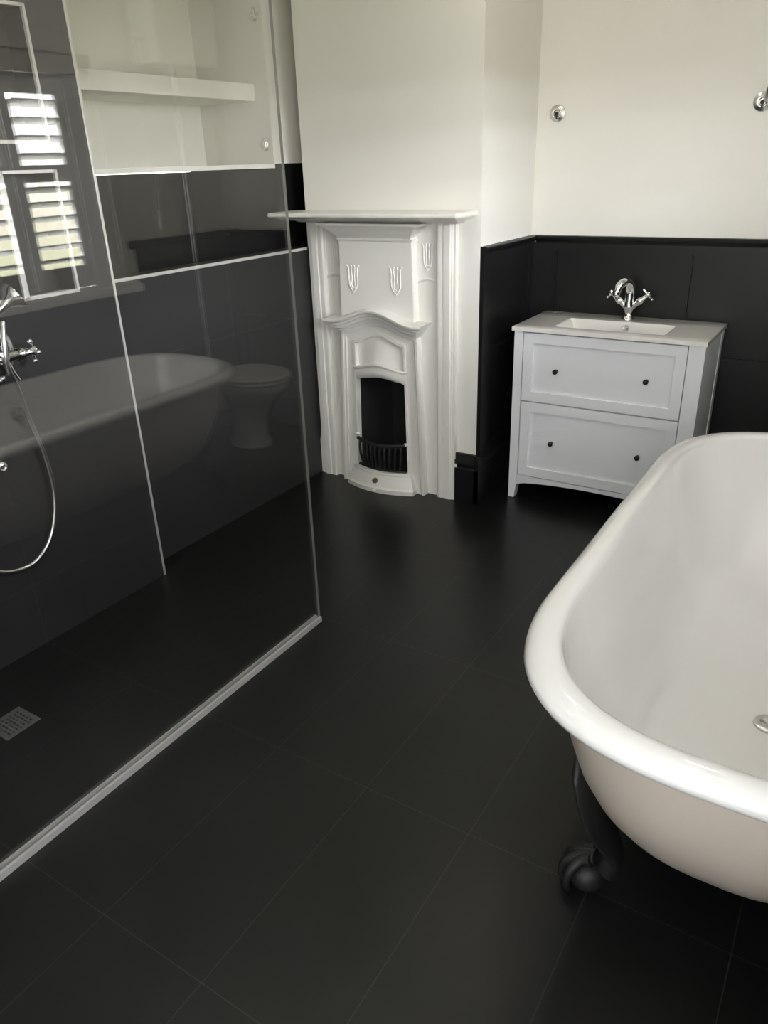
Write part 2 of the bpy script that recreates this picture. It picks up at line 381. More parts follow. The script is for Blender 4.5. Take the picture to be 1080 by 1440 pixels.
# plantation shutters: leaves side by side
SX = 1.878
def shutter_leaf(y1, label):
    y0 = y1-0.333; t_ = thing('shutter_leaf', label, 'shutter', (SX, (y0+y1)/2, WZ0+0.004), 'shutter leaves in the window over the bath')
    m = MB(); d0, d1 = SX-0.014, SX+0.014
    m.box(d0, d1, y0, y0+0.05, WZ0+0.004, WZ1-0.004, 0.002).build('stile', M['shutter'], t_)
    MB().box(d0, d1, y1-0.05, y1, WZ0+0.004, WZ1-0.004, 0.002).build('stile', M['shutter'], t_)
    for a, b in ((WZ0+0.004, 1.068), (1.446, 1.518), (1.805, WZ1-0.004)):
        MB().box(d0, d1, y0+0.05, y1-0.05, a, b, 0.002).build('rail', M['shutter'], t_)
    for a, b, n in ((1.068, 1.446, 6), (1.518, 1.805, 4)):
        m = MB(); st = (b-a)/n; th = math.radians(SL)
        for k in range(n):
            zc = a+st*(k+0.5); hw = 0.037; ht = 0.0055
            pr = []
            for q in range(16):
                aa = 2*PI*q/16; u = hw*math.cos(aa); w_ = ht*math.sin(aa)
                pr.append((u*math.cos(th)-w_*math.sin(th), u*math.sin(th)+w_*math.cos(th)))
            m.prism(pr, y0+0.051, y1-0.051, lambda p, q_, d: (SX+p, d, zc+q_))
        m.build('louvres', M['shutter'], t_, smooth=True)
    return t_
SL = -21
shutter_leaf(-0.425, 'white louvred shutter leaf at the window end nearest the toilet')
shutter_leaf(-0.762, 'white louvred shutter leaf beside the one nearest the toilet')
shutter_leaf(-1.099, 'white louvred shutter leaf third from the toilet end')
shutter_leaf(-1.436, 'white louvred shutter leaf farthest from the toilet')
MB().box(SX-0.02, SX+0.02, WY1-0.078, WY1, WZ0, WZ1, 0.002).box(SX-0.02, SX+0.02, WY0, WY0+0.06, WZ0, WZ1, 0.002).build('trim_10', M['shutter'], kind='structure')

# ------------------------------------------------------------------ recess shelf and hinge plates
sh = MB().box(-1.384, -1.045, YFIN+0.002, -0.0755, 1.742, 1.808, 0.003).build('floating_shelf', M['recess'], origin=(-1.2, -0.65, 1.742))
tag(sh, 'thick white floating shelf spanning the white wall recess', 'shelf')
def hinge(z, label):
    t_ = thing('hinge_plate', label, 'hinge', (-1.01, -0.0755, z), 'cabinet hinge plates left on the recess side')
    m = MB().box(-1.021, -0.999, -0.0785, -0.0755, z-0.026, z+0.026, 0.001); m.box(-1.034, -0.986, -0.0785, -0.0755, z-0.008, z+0.008, 0.001)
    m.build('plate', M['chrome_dull'], t_)
    MB().box(-1.017, -1.003, -0.089, -0.0785, z-0.014, z+0.014, 0.002).build('hinge_arm', M['chrome'], t_)
    for dz in (-0.02, 0.02): MB().lathe([(0, 0.0025), (0.0035, 0.0025), (0.004, 0)], (-1.01, -0.0785, z+dz), (0, -1, 0), 12).build('screw', M['chrome'], t_)
hinge(2.062, 'small chrome hinge plate above the level of the white shelf')
hinge(1.568, 'small chrome hinge plate near the lower corner of the white recess')

# ------------------------------------------------------------------ fireplace
FX = -0.462
fp = thing('fireplace', 'cream painted cast iron fireplace with arched hood on the chimney breast', 'fireplace', (FX, -0.03, 0))
def fpl(a, b, d): return (FX+a, -d, b)
def smooth_poly(pts, n=6): return catmull([(p[0], p[1], 0) for p in pts], n)
def arch(x, half, zend, zmid):          # ogee: raised round centre, flat ends
    u = min(1, abs(x)/half); return zend+(zmid-zend)*(0.5+0.5*math.cos(PI*min(1, u*1.02)))
# backing casting with opening
bk = MB(); D = 0.010
bk.prism([(-0.383, 0), (-0.15, 0), (-0.15, 0.56), (0.15, 0.56), (0.15, 0), (0.383, 0), (0.383, 1.24), (-0.383, 1.24)], 0.0005, D, fpl)
bk.build('backing_plate', M['fire'], fp)
for s in (-1, 1):
    # fluted pilaster: cross-section swept upwards
    prof = [(0.296, 0.0), (0.296, 0.026), (0.304, 0.031), (0.322, 0.031), (0.325, 0.026), (0.329, 0.026), (0.332, 0.033), (0.362, 0.033), (0.366, 0.028), (0.371, 0.028), (0.374, 0.024), (0.385, 0.024), (0.385, 0.0)]
    MB().prism([(s*a, b+0.0006) for a, b in prof], 0.0, 1.243, lambda a, b, d: (FX+a, -b, d)).build('pilaster', M['fire'], fp)
    MB().prism([(s*0.384, 0.0), (s*0.398, 0.0), (s*0.398, 0.18), (s*0.39, 0.215), (s*0.384, 0.24)], 0.0006, 0.022, fpl).build('plinth_block', M['fire'], fp)
    # side panel raised edge with arched bar
    m = MB(); pts = []
    for k in range(13):
        u = k/12; x = 0.195+u*0.1; z = 1.0+0.014*math.sin(PI*u); pts.append((FX+s*x, -D-0.001, z))
    m.tube(pts, 0.007, 8); m.build('panel_moulding', M['fire'], fp, smooth=True)
# mantel shelf: profile swept with mitred returns
ML, MR = -0.93-FX, 0.01-FX
prof = [(0.0, 1.243), (0.05, 1.243), (0.062, 1.246), (0.075, 1.252), (0.125, 1.255), (0.15, 1.262), (0.172, 1.268), (0.19, 1.271), (0.199, 1.275), (0.2, 1.281), (0.197, 1.288), (0.19, 1.291), (0.0, 1.291)]
m = MB(); rows = []
for d, z in prof:
    rows.append((d, z))
L_, R_ = [], []
def mant(side, d, z):
    inset = 0.2-d if z < 1.289 else 0.2-max(d, 0.19)
    return inset*0.45
vv = []; n = len(prof)
grid_rows = []
for d, z in prof:
    ins = (0.2-d)*0.42 if z < 1.2905 else (0.2-0.19)*0.42
    grid_rows.append([(FX+ML+ins, -0.0004, z), (FX+ML+ins, -d-0.0004, z), (FX+MR-ins, -d-0.0004, z), (FX+MR-ins, -0.0004, z)])
m.grid(grid_rows)
m.build('mantel_shelf', M['fire'], fp)
# crown moulding under the shelf (splayed)
m = MB(); rows = []
for hw, d, z in ((0.190, D, 1.168), (0.190, 0.058, 1.168), (0.196, 0.063, 1.170), (0.196, 0.066, 1.178), (0.190, 0.066, 1.182), (0.193, 0.070, 1.188), (0.205, 0.082, 1.2), (0.222, 0.098, 1.218), (0.243, 0.112, 1.23), (0.262, 0.12, 1.235), (0.264, 0.122, 1.2445), (0.264, D, 1.2445)):
    rows.append([(FX-hw, -D, z), (FX-hw, -d, z), (FX+hw, -d, z), (FX+hw, -D, z)])
m.grid(rows); m.build('crown_moulding', M['fire'], fp)
# hood panel
m = MB()
m.prism([(-0.19, 1.17), (0.19, 1.17), (0.198, 0.82), (-0.198, 0.82)], D, 0.056, fpl)
hp = m.build('hood_panel', M['fire'], fp)
bv = hp.modifiers.new('bevel', 'BEVEL'); bv.width = 0.003; bv.segments = 2
# tulip reliefs
def relief(cx, cz, d, w, h):
    m = MB(); r = 0.0034
    def P(u, v): return (FX+cx+u*w, -d-0.001, cz+v*h)
    for s in (-1, 1):
        m.tube([P(*q) for q in smooth_poly2([(s*0.52, 0.5), (s*0.40, 0.44), (s*0.37, 0.25), (s*0.38, 0.0), (s*0.32, -0.25), (s*0.10, -0.42)])], r, 6)
        m.tube([P(*q) for q in smooth_poly2([(s*0.14, 0.5), (s*0.17, 0.35), (s*0.10, 0.05), (s*0.17, -0.2), (s*0.06, -0.40)])], r*0.8, 6)
        m.ball(P(s*0.52, 0.5), 0.0042, 6); m.ball(P(s*0.14, 0.5), 0.0036, 6)
    m.ball((FX+cx, -d-0.001, cz-0.46*h), 0.0055, 6)
    m.ball((FX+cx, -d-0.001, cz-0.3*h), 0.004, 6)
    m.build('tulip_relief', M['fire'], fp, smooth=True)
def smooth_poly2(p): return [(q[0], q[1]) for q in catmull([(a, b, 0) for a, b in p], 4)]
relief(-0.118, 1.003, 0.056, 0.062, 0.118); relief(0.108, 1.003, 0.056, 0.062, 0.118)
relief(-0.243, 1.103, D, 0.052, 0.108); relief(0.243, 1.103, D, 0.052, 0.108)
# arched cornice over the fire frame: profile swept along the ogee
m = MB(); rows = []
steps = [(0.0, 0.060, 0.0), (0.008, 0.060, 0.0), (0.008, 0.070, 0.006), (0.016, 0.074, 0.008), (0.018, 0.070, 0.006), (0.020, 0.070, 0.006), (0.021, 0.084, 0.016), (0.030, 0.086, 0.018), (0.031, 0.081, 0.014), (0.034, 0.081, 0.014), (0.036, 0.096, 0.030), (0.045, 0.099, 0.033), (0.046, 0.106, 0.042), (0.052, 0.116, 0.052), (0.060, 0.118, 0.055), (0.066, 0.112, 0.054), (0.068, 0.054, 0.054), (0.068, D, 0.054)]
NX = 40
rows.append([(FX+(-1+2*k/NX)*0.208, -D, 0.762+arch((-1+2*k/NX)*0.208, 0.205, 0.0, 0.058)) for k in range(NX+1)])
for dz, d, ex in steps:
    half = 0.208+ex; r = []
    for k in range(NX+1):
        x = (-1+2*k/NX)*half
        r.append((FX+x, -d, 0.762+dz+arch(x, 0.205+ex*0.6, 0.0, 0.056)))
    rows.append(r)
m.grid(rows)
# end caps
for e_ in (0, NX): m.quadmesh([r[e_] for r in rows], [tuple(range(len(rows)))])
m.build('arched_cornice', M['fire'], fp, smooth=True, angle=18)
# fire frame: legs and header around the hood plate
def frame_layer(d0, d1, xo_top, xo_bot, xi, ztop_fn, zin_fn, name):
    m = MB(); K = 24
    out = [(-xo_bot, 0.0)] + [(-xo_top+2*xo_top*k/K, ztop_fn(-xo_top+2*xo_top*k/K)) for k in range(K+1)] + [(xo_bot, 0.0)]
    inn = [(-xi[1], 0.0)] + [(-xi[0]+2*xi[0]*k/K, zin_fn(-xi[0]+2*xi[0]*k/K)) for k in range(K+1)] + [(xi[1], 0.0)]
    rows = [[fpl(a, b, d0) for a, b in out], [fpl(a, b, d1) for a, b in out], [fpl(a, b, d1) for a, b in inn], [fpl(a, b, d0) for a, b in inn]]
    m.grid(rows, closed_v=True)
    for e_ in (0, -1): m.quadmesh([r[e_] for r in rows], [(0, 1, 2, 3)])
    return m
m = frame_layer(D, 0.040, 0.205, 0.236, (0.132, 0.148), lambda x: 0.765+arch(x, 0.205, 0, 0.056), lambda x: 0.715+arch(x, 0.132, 0, 0.042), 'frame')
m.build('fire_frame', M['fire'], fp, smooth=True, angle=30)
m = frame_layer(0.039, 0.052, 0.205, 0.236, (0.194, 0.224), lambda x: 0.764+arch(x, 0.205, 0, 0.056), lambda x: 0.752+arch(x, 0.2, 0, 0.054), 'bead'); m.build('outer_bead', M['fire'], fp, smooth=True, angle=30)
m = frame_layer(0.039, 0.046, 0.187, 0.215, (0.181, 0.208), lambda x: 0.745+arch(x, 0.2, 0, 0.052), lambda x: 0.738+arch(x, 0.2, 0, 0.051), 'bead'); m.build('inner_bead', M['fire'], fp, smooth=True, angle=30)
m = frame_layer(0.039, 0.048, 0.140, 0.156, (0.131, 0.147), lambda x: 0.725+arch(x, 0.14, 0, 0.042), lambda x: 0.715+arch(x, 0.132, 0, 0.042), 'bead'); m.build('opening_bead', M['fire'], fp, smooth=True, angle=30)
# curved hood plate and ogee lintel
m = MB(); rows = []
for j in range(13):
    r = []
    for k in range(25):
        x = -0.134+0.268*k/24; zt = 0.722+arch(x, 0.132, 0, 0.042); zb = 0.60+arch(x, 0.134, 0, 0.026)
        z = zb+(zt-zb)*j/12; d = 0.022+0.030*math.cos(x/0.134*PI/2)*(1-(j/12))**0.8
        r.append((FX+x, -d, z))
    rows.append(r)
m.grid(rows); m.build('hood_plate', M['fire'], fp, smooth=True)
m = MB(); rows = []
for j, (t_, dd) in enumerate(((0, 0.0), (0, 0.012), (0.12, 0.020), (0.3, 0.024), (0.55, 0.024), (0.75, 0.022), (0.82, 0.030), (0.92, 0.032), (1.0, 0.026), (1.0, 0.0))):
    r = []
    for k in range(25):
        x = -0.150+0.30*k/24; zb = 0.545+arch(x, 0.125, 0, 0.014)-(0.006 if abs(x) > .12 else 0); zt = 0.602+arch(x, 0.15, 0, 0.028)
        r.append((FX+x, -(0.036+dd*(0.4+0.9*math.cos(x/0.150*PI/2))), zb+(zt-zb)*t_))
    rows.append(r)
rows.append([(p[0], -0.02, p[2]) for p in rows[-1]]); rows.insert(0, [(p[0], -0.02, p[2]) for p in rows[0]])
m.grid(rows, closed_v=True)
m.build('lintel', M['fire'], fp, smooth=True, angle=35)
# firebox
m = MB()
m.quadmesh([(FX-0.15, -0.012, 0), (FX-0.10, 0.22, 0), (FX+0.10, 0.22, 0), (FX+0.15, -0.012, 0), (FX-0.15, -0.012, 0.57), (FX-0.10, 0.22, 0.57), (FX+0.10, 0.22, 0.57), (FX+0.15, -0.012, 0.57)],
           [(0, 1, 5, 4), (1, 2, 6, 5), (2, 3, 7, 6), (4, 5, 6, 7), (0, 3, 2, 1)])
m.box(FX-0.13, FX+0.13, -0.01, 0.2, 0.0, 0.10)
m.build('firebox', M['soot'], fp)
# bowed grate
gr = MB(); bow = lambda x: 0.052+0.035*math.cos(x/0.14*PI/2)
gr.tube([(FX+x, -bow(x), 0.243-0.01*math.cos(x/0.14*PI/2)) for x in [-0.136+0.272*k/20 for k in range(21)]], 0.009, 8)
gr.tube([(FX+x, -bow(x)*0.86, 0.102) for x in [-0.136+0.272*k/20 for k in range(21)]], 0.008, 8)
gr.box(FX-0.136, FX+0.136, -0.05, 0.0, 0.085, 0.1)
grate = gr.build('grate', M['iron'], fp, smooth=True)
for k in range(10):
    x = -0.118+0.236*k/9
    b = MB().tube(bez((FX+x, -bow(x), 0.235), (FX+x*1.02, -bow(x)-0.012, 0.19), (FX+x*0.96, -bow(x)-0.006, 0.14), (FX+x*0.86, -bow(x)*0.86, 0.10), 8), 0.0058, 8).build('bar', M['iron'], None, smooth=True)
    b.parent = grate
for s in (-1, 1):
    MB().ball((FX+s*0.141, -0.050, 0.262 if s < 0 else 0.246), 0.0105, 8, (1.5, 1, 0.8)).build('grate_lug', M['fire'], fp, smooth=True)
# ash pan cover
m = MB(); rows = []
for z, d, hw in ((0.0, 0.03, 0.192), (0.0, 0.082, 0.192), (0.022, 0.083, 0.192), (0.027, 0.077, 0.189), (0.034, 0.074, 0.187), (0.06, 0.066, 0.176), (0.085, 0.056, 0.166), (0.091, 0.059, 0.164), (0.099, 0.057, 0.162), (0.1, 0.03, 0.158)):
    r = []
    for k in range(25):
        u = -1+2*k/24; dd = d+(0.045*(1-u*u) if d > 0.035 else 0); r.append((FX+u*hw, -dd, z))
    rows.append([(FX-hw, -0.03, z)]+r+[(FX+hw, -0.03, z)])
m.grid(rows); m.build('ash_pan_cover', M['fire'], fp, smooth=True, angle=30)
kx = FX-0.004
MB().lathe([(0, 0.016), (0.005, 0.0165), (0.0105, 0.013), (0.0125, 0.008), (0.0135, 0.003), (0.0135, -0.004)], (kx, -0.112, 0.058), (0, -1, 0.15), 20).build('ash_pan_knob', M['brass'], fp, smooth=True)
MB().ball((kx+0.0, -0.128, 0.010), 0.006, 6, (2.2, 1, 0.8)).build('ash_pan_catch', M['fire'], fp, smooth=True)

# ------------------------------------------------------------------ vanity unit
VX0, VX1, VY0, VY1, VZ = 0.122, 0.932, 0.130, 0.540, 0.811
va = thing('vanity_unit', 'pale grey two drawer vanity unit standing under the basin top', 'vanity unit', ((VX0+VX1)/2, (VY0+VY1)/2, 0))
ZB = VZ-0.018
fx0, fx1, fy = VX0+0.010, VX1-0.006, VY0+0.010
def leg(x0, x1, y, taper):
    m = MB()
    v = [(x0, y, ZB), (x1, y, ZB), (x1, y+0.05, ZB), (x0, y+0.05, ZB), (x0, y, 0.09), (x1, y, 0.09), (x1, y+0.05, 0.09), (x0, y+0.05, 0.09)]
    a, b = (x0, x1-0.012) if taper > 0 else (x0+0.012, x1)
    v += [(a, y, 0), (b, y, 0), (b, y+0.038, 0), (a, y+0.038, 0)]
    f = [(0, 1, 2, 3)] + [(i, (i+1) % 4, 4+(i+1) % 4, 4+i) for i in range(4)] + [(4+i, 4+(i+1) % 4, 8+(i+1) % 4, 8+i) for i in range(4)] + [(8, 9, 10, 11)]
    m.quadmesh(v, f); m.build('leg', M['cab'], va)
leg(fx0, fx0+0.040, fy, 1); leg(fx1-0.062, fx1, fy, -1)
leg(fx0, fx0+0.040, VY1-0.055, 1); leg(fx1-0.040, fx1-0.001, VY1-0.055, -1)
dx0, dx1 = fx0+0.042, fx1-0.064
m = MB()
m.box(fx0+0.002, fx0+0.02, fy+0.05, VY1-0.055, 0.10, ZB); m.box(fx1-0.022, fx1-0.004, fy+0.05, VY1-0.055, 0.10, ZB)
m.box(fx0+0.04, fx1-0.06, VY1-0.03, VY1-0.015, 0.10, ZB); m.box(fx0+0.03, fx1-0.06, fy+0.024, VY1-0.03, 0.10, 0.115); m.box(dx0, dx1, fy+0.022, fy+0.03, 0.1, ZB)
m.build('carcass', M['cab'], va)
m = MB(); ap = [(dx0-0.003, 0.118), (dx0-0.003, 0.070)] + [(dx0+(dx1-dx0)*k/20, 0.072+0.026*math.sin(PI*k/20)**0.6) for k in range(1, 20)] + [(dx1+0.003, 0.070), (dx1+0.003, 0.118)]
m.prism(ap, fy+0.004, fy+0.022, lambda a, b, d: (a, d, b)); m.build('apron', M['cab'], va)
def drawer(z0, z1, kz):
    m = MB(); fr = 0.044; g = 0.0015
    a0, a1, b0, b1 = dx0+g, dx1-g, z0+g, z1-g
    y0, y1, yp = fy+0.001, fy+0.020, fy+0.012
    m.box(a0, a0+fr, y0, y1, b0, b1, 0.0012); m.box(a1-fr, a1, y0, y1, b0, b1, 0.0012)
    m.box(a0+fr-0.002, a1-fr+0.002, y0, y1, b0, b0+fr, 0.0012); m.box(a0+fr-0.002, a1-fr+0.002, y0, y1, b1-fr, b1, 0.0012)
    m.box(a0+fr-0.003, a1-fr+0.003, yp, y1-0.001, b0+fr-0.003, b1-fr+0.003)
    d = m.build('drawer', M['cab'], va)
    for kx_ in (0.328, 0.715):
        k = MB().lathe([(0.0, 0.027), (0.005, 0.0275), (0.0095, 0.025), (0.0115, 0.020), (0.0105, 0.015), (0.006, 0.010), (0.005, 0.003), (0.008, 0.0005), (0.008, -0.002)], (kx_, yp, kz), (0, -1, 0), 20).build('knob', M['knob'], None, smooth=True)
        k.parent = d; k.matrix_parent_inverse = Matrix.Identity(4)
    return d
d1 = drawer(0.482, ZB-0.004, 0.629); d2 = drawer(0.120, 0.479, 0.298)
# basin top: slab with moulded rectangular bowl
bs = thing('basin', 'white ceramic basin top with shallow rectangular bowl on the vanity', 'basin', ((VX0+VX1)/2, (VY0+VY1)/2, ZB))
bx0, bx1, by0, by1 = 0.285, 0.752, 0.205, 0.415
m = MB(); NXg, NYg = 64, 36
def bowl(x, y):
    def edge(v, lo, hi, w0, w1):
        if v <= lo or v >= hi: return 0
        return min(1, (v-lo)/w0, (hi-v)/w1)
    u = edge(x, bx0, bx1, 0.05, 0.05); w = edge(y, by0, by1, 0.035, 0.012)
    t_ = min(u, w) if (u > 0 and w > 0) else 0
    t_ = max(0.0, t_)
    return -0.075*(t_*t_*(3-2*t_))**0.8
def cuts(lo, hi, b0, b1, n):
    s_ = [lo, lo+0.004, b0-0.004, b0, b0+0.004, b1-0.004, b1, b1+0.004, hi-0.004, hi]
    s_ += [b0+(b1-b0)*k/n for k in range(1, n)]; return sorted(set(round(q, 5) for q in s_))
gx = cuts(VX0, VX1, bx0, bx1, 50); gy = cuts(VY0, YB-0.013, by0, by1, 30)
def lip(x, y):
    e_ = min(x-VX0, VX1-x, y-VY0, YB-0.013-y)
    return 0.0015 if e_ > 0.0039 and e_ < 0.014 else (0 if e_ < 0.0039 else -0.001)
top = [[(x, y, VZ+bowl(x, y)+(lip(x, y) if bowl(x, y) == 0 else -0.001)) for x in gx] for y in gy]
m.grid(top)
per = [(VX0, VY0), (VX1, VY0), (VX1, YB-0.013), (VX0, YB-0.013)]
ring_t = [(x, gy[0]) for x in gx] + [(gx[-1], y) for y in gy[1:]] + [(x, gy[-1]) for x in gx[::-1][1:]] + [(gx[0], y) for y in gy[::-1][1:-1]]
m.grid([[(x, y, VZ) for x, y in ring_t], [(x, y, ZB+0.001) for x, y in ring_t]], closed_u=True)
m.build('basin_top', M['ceramic'], bs, smooth=True, angle=50)
ov = MB().lathe([(0.0, 0.001), (0.008, 0.0015), (0.0095, 0.003), (0.0125, 0.0035), (0.0145, 0.002), (0.015, -0.003)], (0.540, by1-0.009, VZ-0.026), (0, -1, 0.25), 24).build('overflow_ring', M['chrome_dull'], bs, smooth=True)
MB().lathe([(0, 0.002), (0.014, 0.002), (0.02, 0.004), (0.024, 0.002), (0.024, -0.001)], (0.52, 0.30, VZ-0.074), (0, 0, 1), 24).build('waste_plug', M['chrome'], bs, smooth=True)
# mixer tap
TX, TY = 0.527, 0.478
tp = thing('mixer_tap', 'chrome monobloc mixer tap with two cross handles on the basin', 'tap', (TX, TY, VZ))
MB().lathe([(0.028, 0.0005), (0.028, 0.004), (0.024, 0.009), (0.019, 0.014), (0.017, 0.03), (0.019, 0.04), (0.023, 0.05), (0.023, 0.062), (0.018, 0.072), (0.0, 0.078)], (TX, TY, VZ), (0, 0, 1), 28).build('tap_body', M['chrome'], tp, smooth=True)
sp_ = catmull([(TX, TY, VZ+0.06), (TX, TY, VZ+0.10), (TX-0.001, TY-0.003, VZ+0.128), (TX-0.006, TY-0.016, VZ+0.155), (TX-0.018, TY-0.042, VZ+0.166), (TX-0.031, TY-0.068, VZ+0.154), (TX-0.038, TY-0.078, VZ+0.132), (TX-0.039, TY-0.080, VZ+0.118)], 6)
n = len(sp_); MB().tube(sp_, [0.0235-0.0065*min(1, i/(n*0.8)) for i in range(n)], 16).lathe([(0.0, -0.01), (0.0145, -0.01), (0.0155, -0.004), (0.0155, 0.003), (0.013, 0.008)], (TX-0.039, TY-0.080, VZ+0.120), (0, 0, 1), 20).build('spout', M['chrome'], tp, smooth=True)
for s in (-1, 1):
    a = Vector((s*0.74, -0.10, 0.66)).normalized(); o_ = Vector((TX, TY, VZ+0.042))
    MB().lathe([(0.014, 0.0), (0.0125, 0.02), (0.012, 0.045), (0.015, 0.052), (0.0165, 0.06), (0.015, 0.07), (0.0115, 0.076), (0.0095, 0.09), (0.0, 0.092)], o_, a, 20).build('side_arm', M['chrome'], tp, smooth=True)
    h = MB().lathe([(0.0, 0.085), (0.008, 0.086), (0.0085, 0.096), (0.013, 0.102), (0.013, 0.110), (0.009, 0.117), (0.0, 0.119)], o_, a, 18)
    p = a.orthogonal().normalized(); q = a.cross(p); c_ = o_+a*0.106
    for k in range(4):
        an = PI/4+PI/2*k; d_ = p*math.cos(an)+q*math.sin(an)
        h.tube([c_+d_*0.008, c_+d_*0.02, c_+d_*0.025], [0.0042, 0.0038, 0.0035], 8); h.ball(tuple(c_+d_*0.027), 0.0062, 8)
    h.build('cross_handle', M['chrome'], tp, smooth=True)

# ------------------------------------------------------------------ wall light roses
def rose(x, z, label, stub):
    t_ = thing('wall_light_rose', label, 'wall fitting', (x, YB-0.0005, z), 'chrome roses above the vanity')
    MB().lathe([(0.0, 0.006), (0.012, 0.006), (0.015, 0.010), (0.020, 0.011), (0.026, 0.0075), (0.033, 0.005), (0.035, 0.0), (0.0, 0.0)], (x, YB, z), (0, -1, 0), 32).build('back_plate', M['chrome_dull'], t_, smooth=True)
    MB().lathe([(0.0, 0.0095), (0.008, 0.0095), (0.0085, 0.004)], (x-0.001, YB, z-0.002), (0, -1, 0), 14).box(x-0.003, x+0.003, YB-0.0125, YB-0.008, z-0.022, z-0.006).build('cable_hole', M['dark'], t_)
    if stub:
        MB().tube([(x+0.010, YB-0.006, z+0.004), (x+0.014, YB-0.03, z+0.02), (x+0.02, YB-0.05, z+0.055)], [0.010, 0.009, 0.004], 12).build('arm_stub', M['chrome_dull'], t_, smooth=True)
rose(0.115, 1.648, 'round chrome wall rose beside the chimney breast corner', False)
rose(0.930, 1.643, 'round chrome wall rose with a stub arm at the right edge', True)

# ------------------------------------------------------------------ recessed ceiling downlights
for k, (dlx, dly) in enumerate(DOWNLIGHTS):
    t_ = thing('ceiling_downlight', 'round recessed white downlight in the white bathroom ceiling', 'ceiling light', (dlx, dly, 2.6), 'recessed downlights in the ceiling')
    MB().lathe([(0.052, 0.0), (0.056, -0.006), (0.048, -0.010), (0.046, -0.004), (0.046, 0.0)], (dlx, dly, 2.5995), (0, 0, 1), 28).build('trim_ring', M['gloss'], t_, smooth=True)

# ------------------------------------------------------------------ roll-top bath
BXc, BYc, BW, BL, CAP, SE = 1.386, -1.130, 0.430, 0.885, 0.48, 2.7
bath = thing('roll_top_bath', 'white double ended roll top bath standing beside the shuttered window', 'bath', (BXc, BYc, 0))
def ring(ins, z, n=112, insl=None, se=SE):
    insl = ins if insl is None else insl
    w = BW-ins; L = BL-insl; cap = max(0.2, CAP-insl*0.3); st = L-cap; out = []
    for k in range(n):
        a = 2*PI*k/n; c_, s_ = math.cos(a), math.sin(a)
        x = w*math.copysign(abs(c_)**(2/se), c_); y = cap*math.copysign(abs(s_)**(2/se), s_)
        out.append((BXc+x, BYc+y+math.copysign(st, s_) if abs(s_) > 1e-9 else BYc+0.0, z))
    return out
prof_r = [(0.066, 0.580), (0.030, 0.577), (0.012, 0.580), (0.003, 0.587), (0.0, 0.597), (0.003, 0.607), (0.012, 0.616), (0.026, 0.6215), (0.042, 0.6225), (0.053, 0.621), (0.059, 0.617), (0.063, 0.609), (0.066, 0.592)]
inner = [(0.072, 0.56), (0.080, 0.50), (0.095, 0.44), (0.113, 0.38), (0.133, 0.32), (0.160, 0.27), (0.19, 0.235), (0.225, 0.213), (0.27, 0.203), (0.33, 0.199), (0.395, 0.197)]
def lenins(i, z):          # ends slope more than sides
    t_ = max(0, (0.55-z)/0.35); return i+0.06*t_**1.7
rows = [ring(i, z) for i, z in prof_r] + [ring(i, z, insl=lenins(i, z)) for i, z in inner]
m = MB(); m.grid(rows, closed_u=True); m.quadmesh(rows[-1], [tuple(range(len(rows[-1])))])
m.build('bath_liner', M['enamel'], bath, smooth=True, angle=60)
outer = [(0.064, 0.582), (0.066, 0.54), (0.072, 0.49), (0.084, 0.42), (0.101, 0.35), (0.124, 0.29), (0.153, 0.24), (0.188, 0.20), (0.235, 0.165), (0.30, 0.145), (0.40, 0.135)]
def lenout(i, z):
    t_ = max(0, (0.5-z)/0.34); return i+0.035*t_**2.0
rows = [ring(i, z, insl=lenout(i, z)) for i, z in outer]
m = MB(); m.grid(rows, closed_u=True); m.quadmesh(rows[-1], [tuple(range(len(rows[-1])))])
m.build('bath_shell', M['enamel_out'], bath, smooth=True, angle=60)
# feet: arm hugging the shell, claw and ball
def foot(sx, sy):
    m = MB()
    y = BYc+sy*0.62; x = BXc+sx*0.30
    pts = [(BXc+sx*a, BYc+sy*b, z) for a, b, z in ((0.268, 0.645, 0.385), (0.258, 0.662, 0.33), (0.228, 0.662, 0.25), (0.199, 0.636, 0.17), (0.187, 0.616, 0.11), (0.196, 0.615, 0.06))]
    pts = catmull(pts, 6); n = len(pts); rows = []
    for i, p in enumerate(pts):
        t_ = i/(n-1); w = 0.018+0.03*math.sin(PI*min(1, t_*1.25))+0.012*t_; th = 0.014+0.012*t_
        r = []
        for k in range(16):
            a = 2*PI*k/16
            r.append((p[0]+sx*th*math.cos(a)*0.9, p[1]+w*math.sin(a)*1.0, p[2]+th*math.cos(a)*0.6))
        rows.append(r)
    m.grid(rows, closed_u=True); m.quadmesh(rows[0], [tuple(range(16))])
    c_ = (BXc+sx*0.235, BYc+sy*0.630, 0.036)
    m.ball(c_, 0.036, 12, (1.15, 1.15, 1))
    for k in range(-1, 3):
        an = (k-0.5)*0.62; dx, dy = sx*math.cos(an), math.sin(an)
        q = [(c_[0]-dx*0.015, c_[1]+dy*0.02, 0.095), (c_[0]+dx*0.018, c_[1]+dy*0.022, 0.085), (c_[0]+dx*0.046, c_[1]+dy*0.046, 0.062), (c_[0]+dx*0.054, c_[1]+dy*0.054, 0.03), (c_[0]+dx*0.048, c_[1]+dy*0.048, 0.006)]
        q = catmull(q, 4); m.tube(q, [0.015-0.008*i/(len(q)-1) for i in range(len(q))], 8)
    m.build('claw_foot', M['iron'], bath, smooth=True, angle=50)
for sx in (-1, 1):
    for sy in (-1, 1): foot(sx, sy)
MB().lathe([(0.0, 0.001), (0.012, 0.002), (0.018, 0.006), (0.028, 0.006), (0.034, 0.003), (0.035, -0.002)], (1.425, -1.262, 0.199), (0, 0, 1), 28).build('waste', M['chrome_dull'], bath, smooth=True)
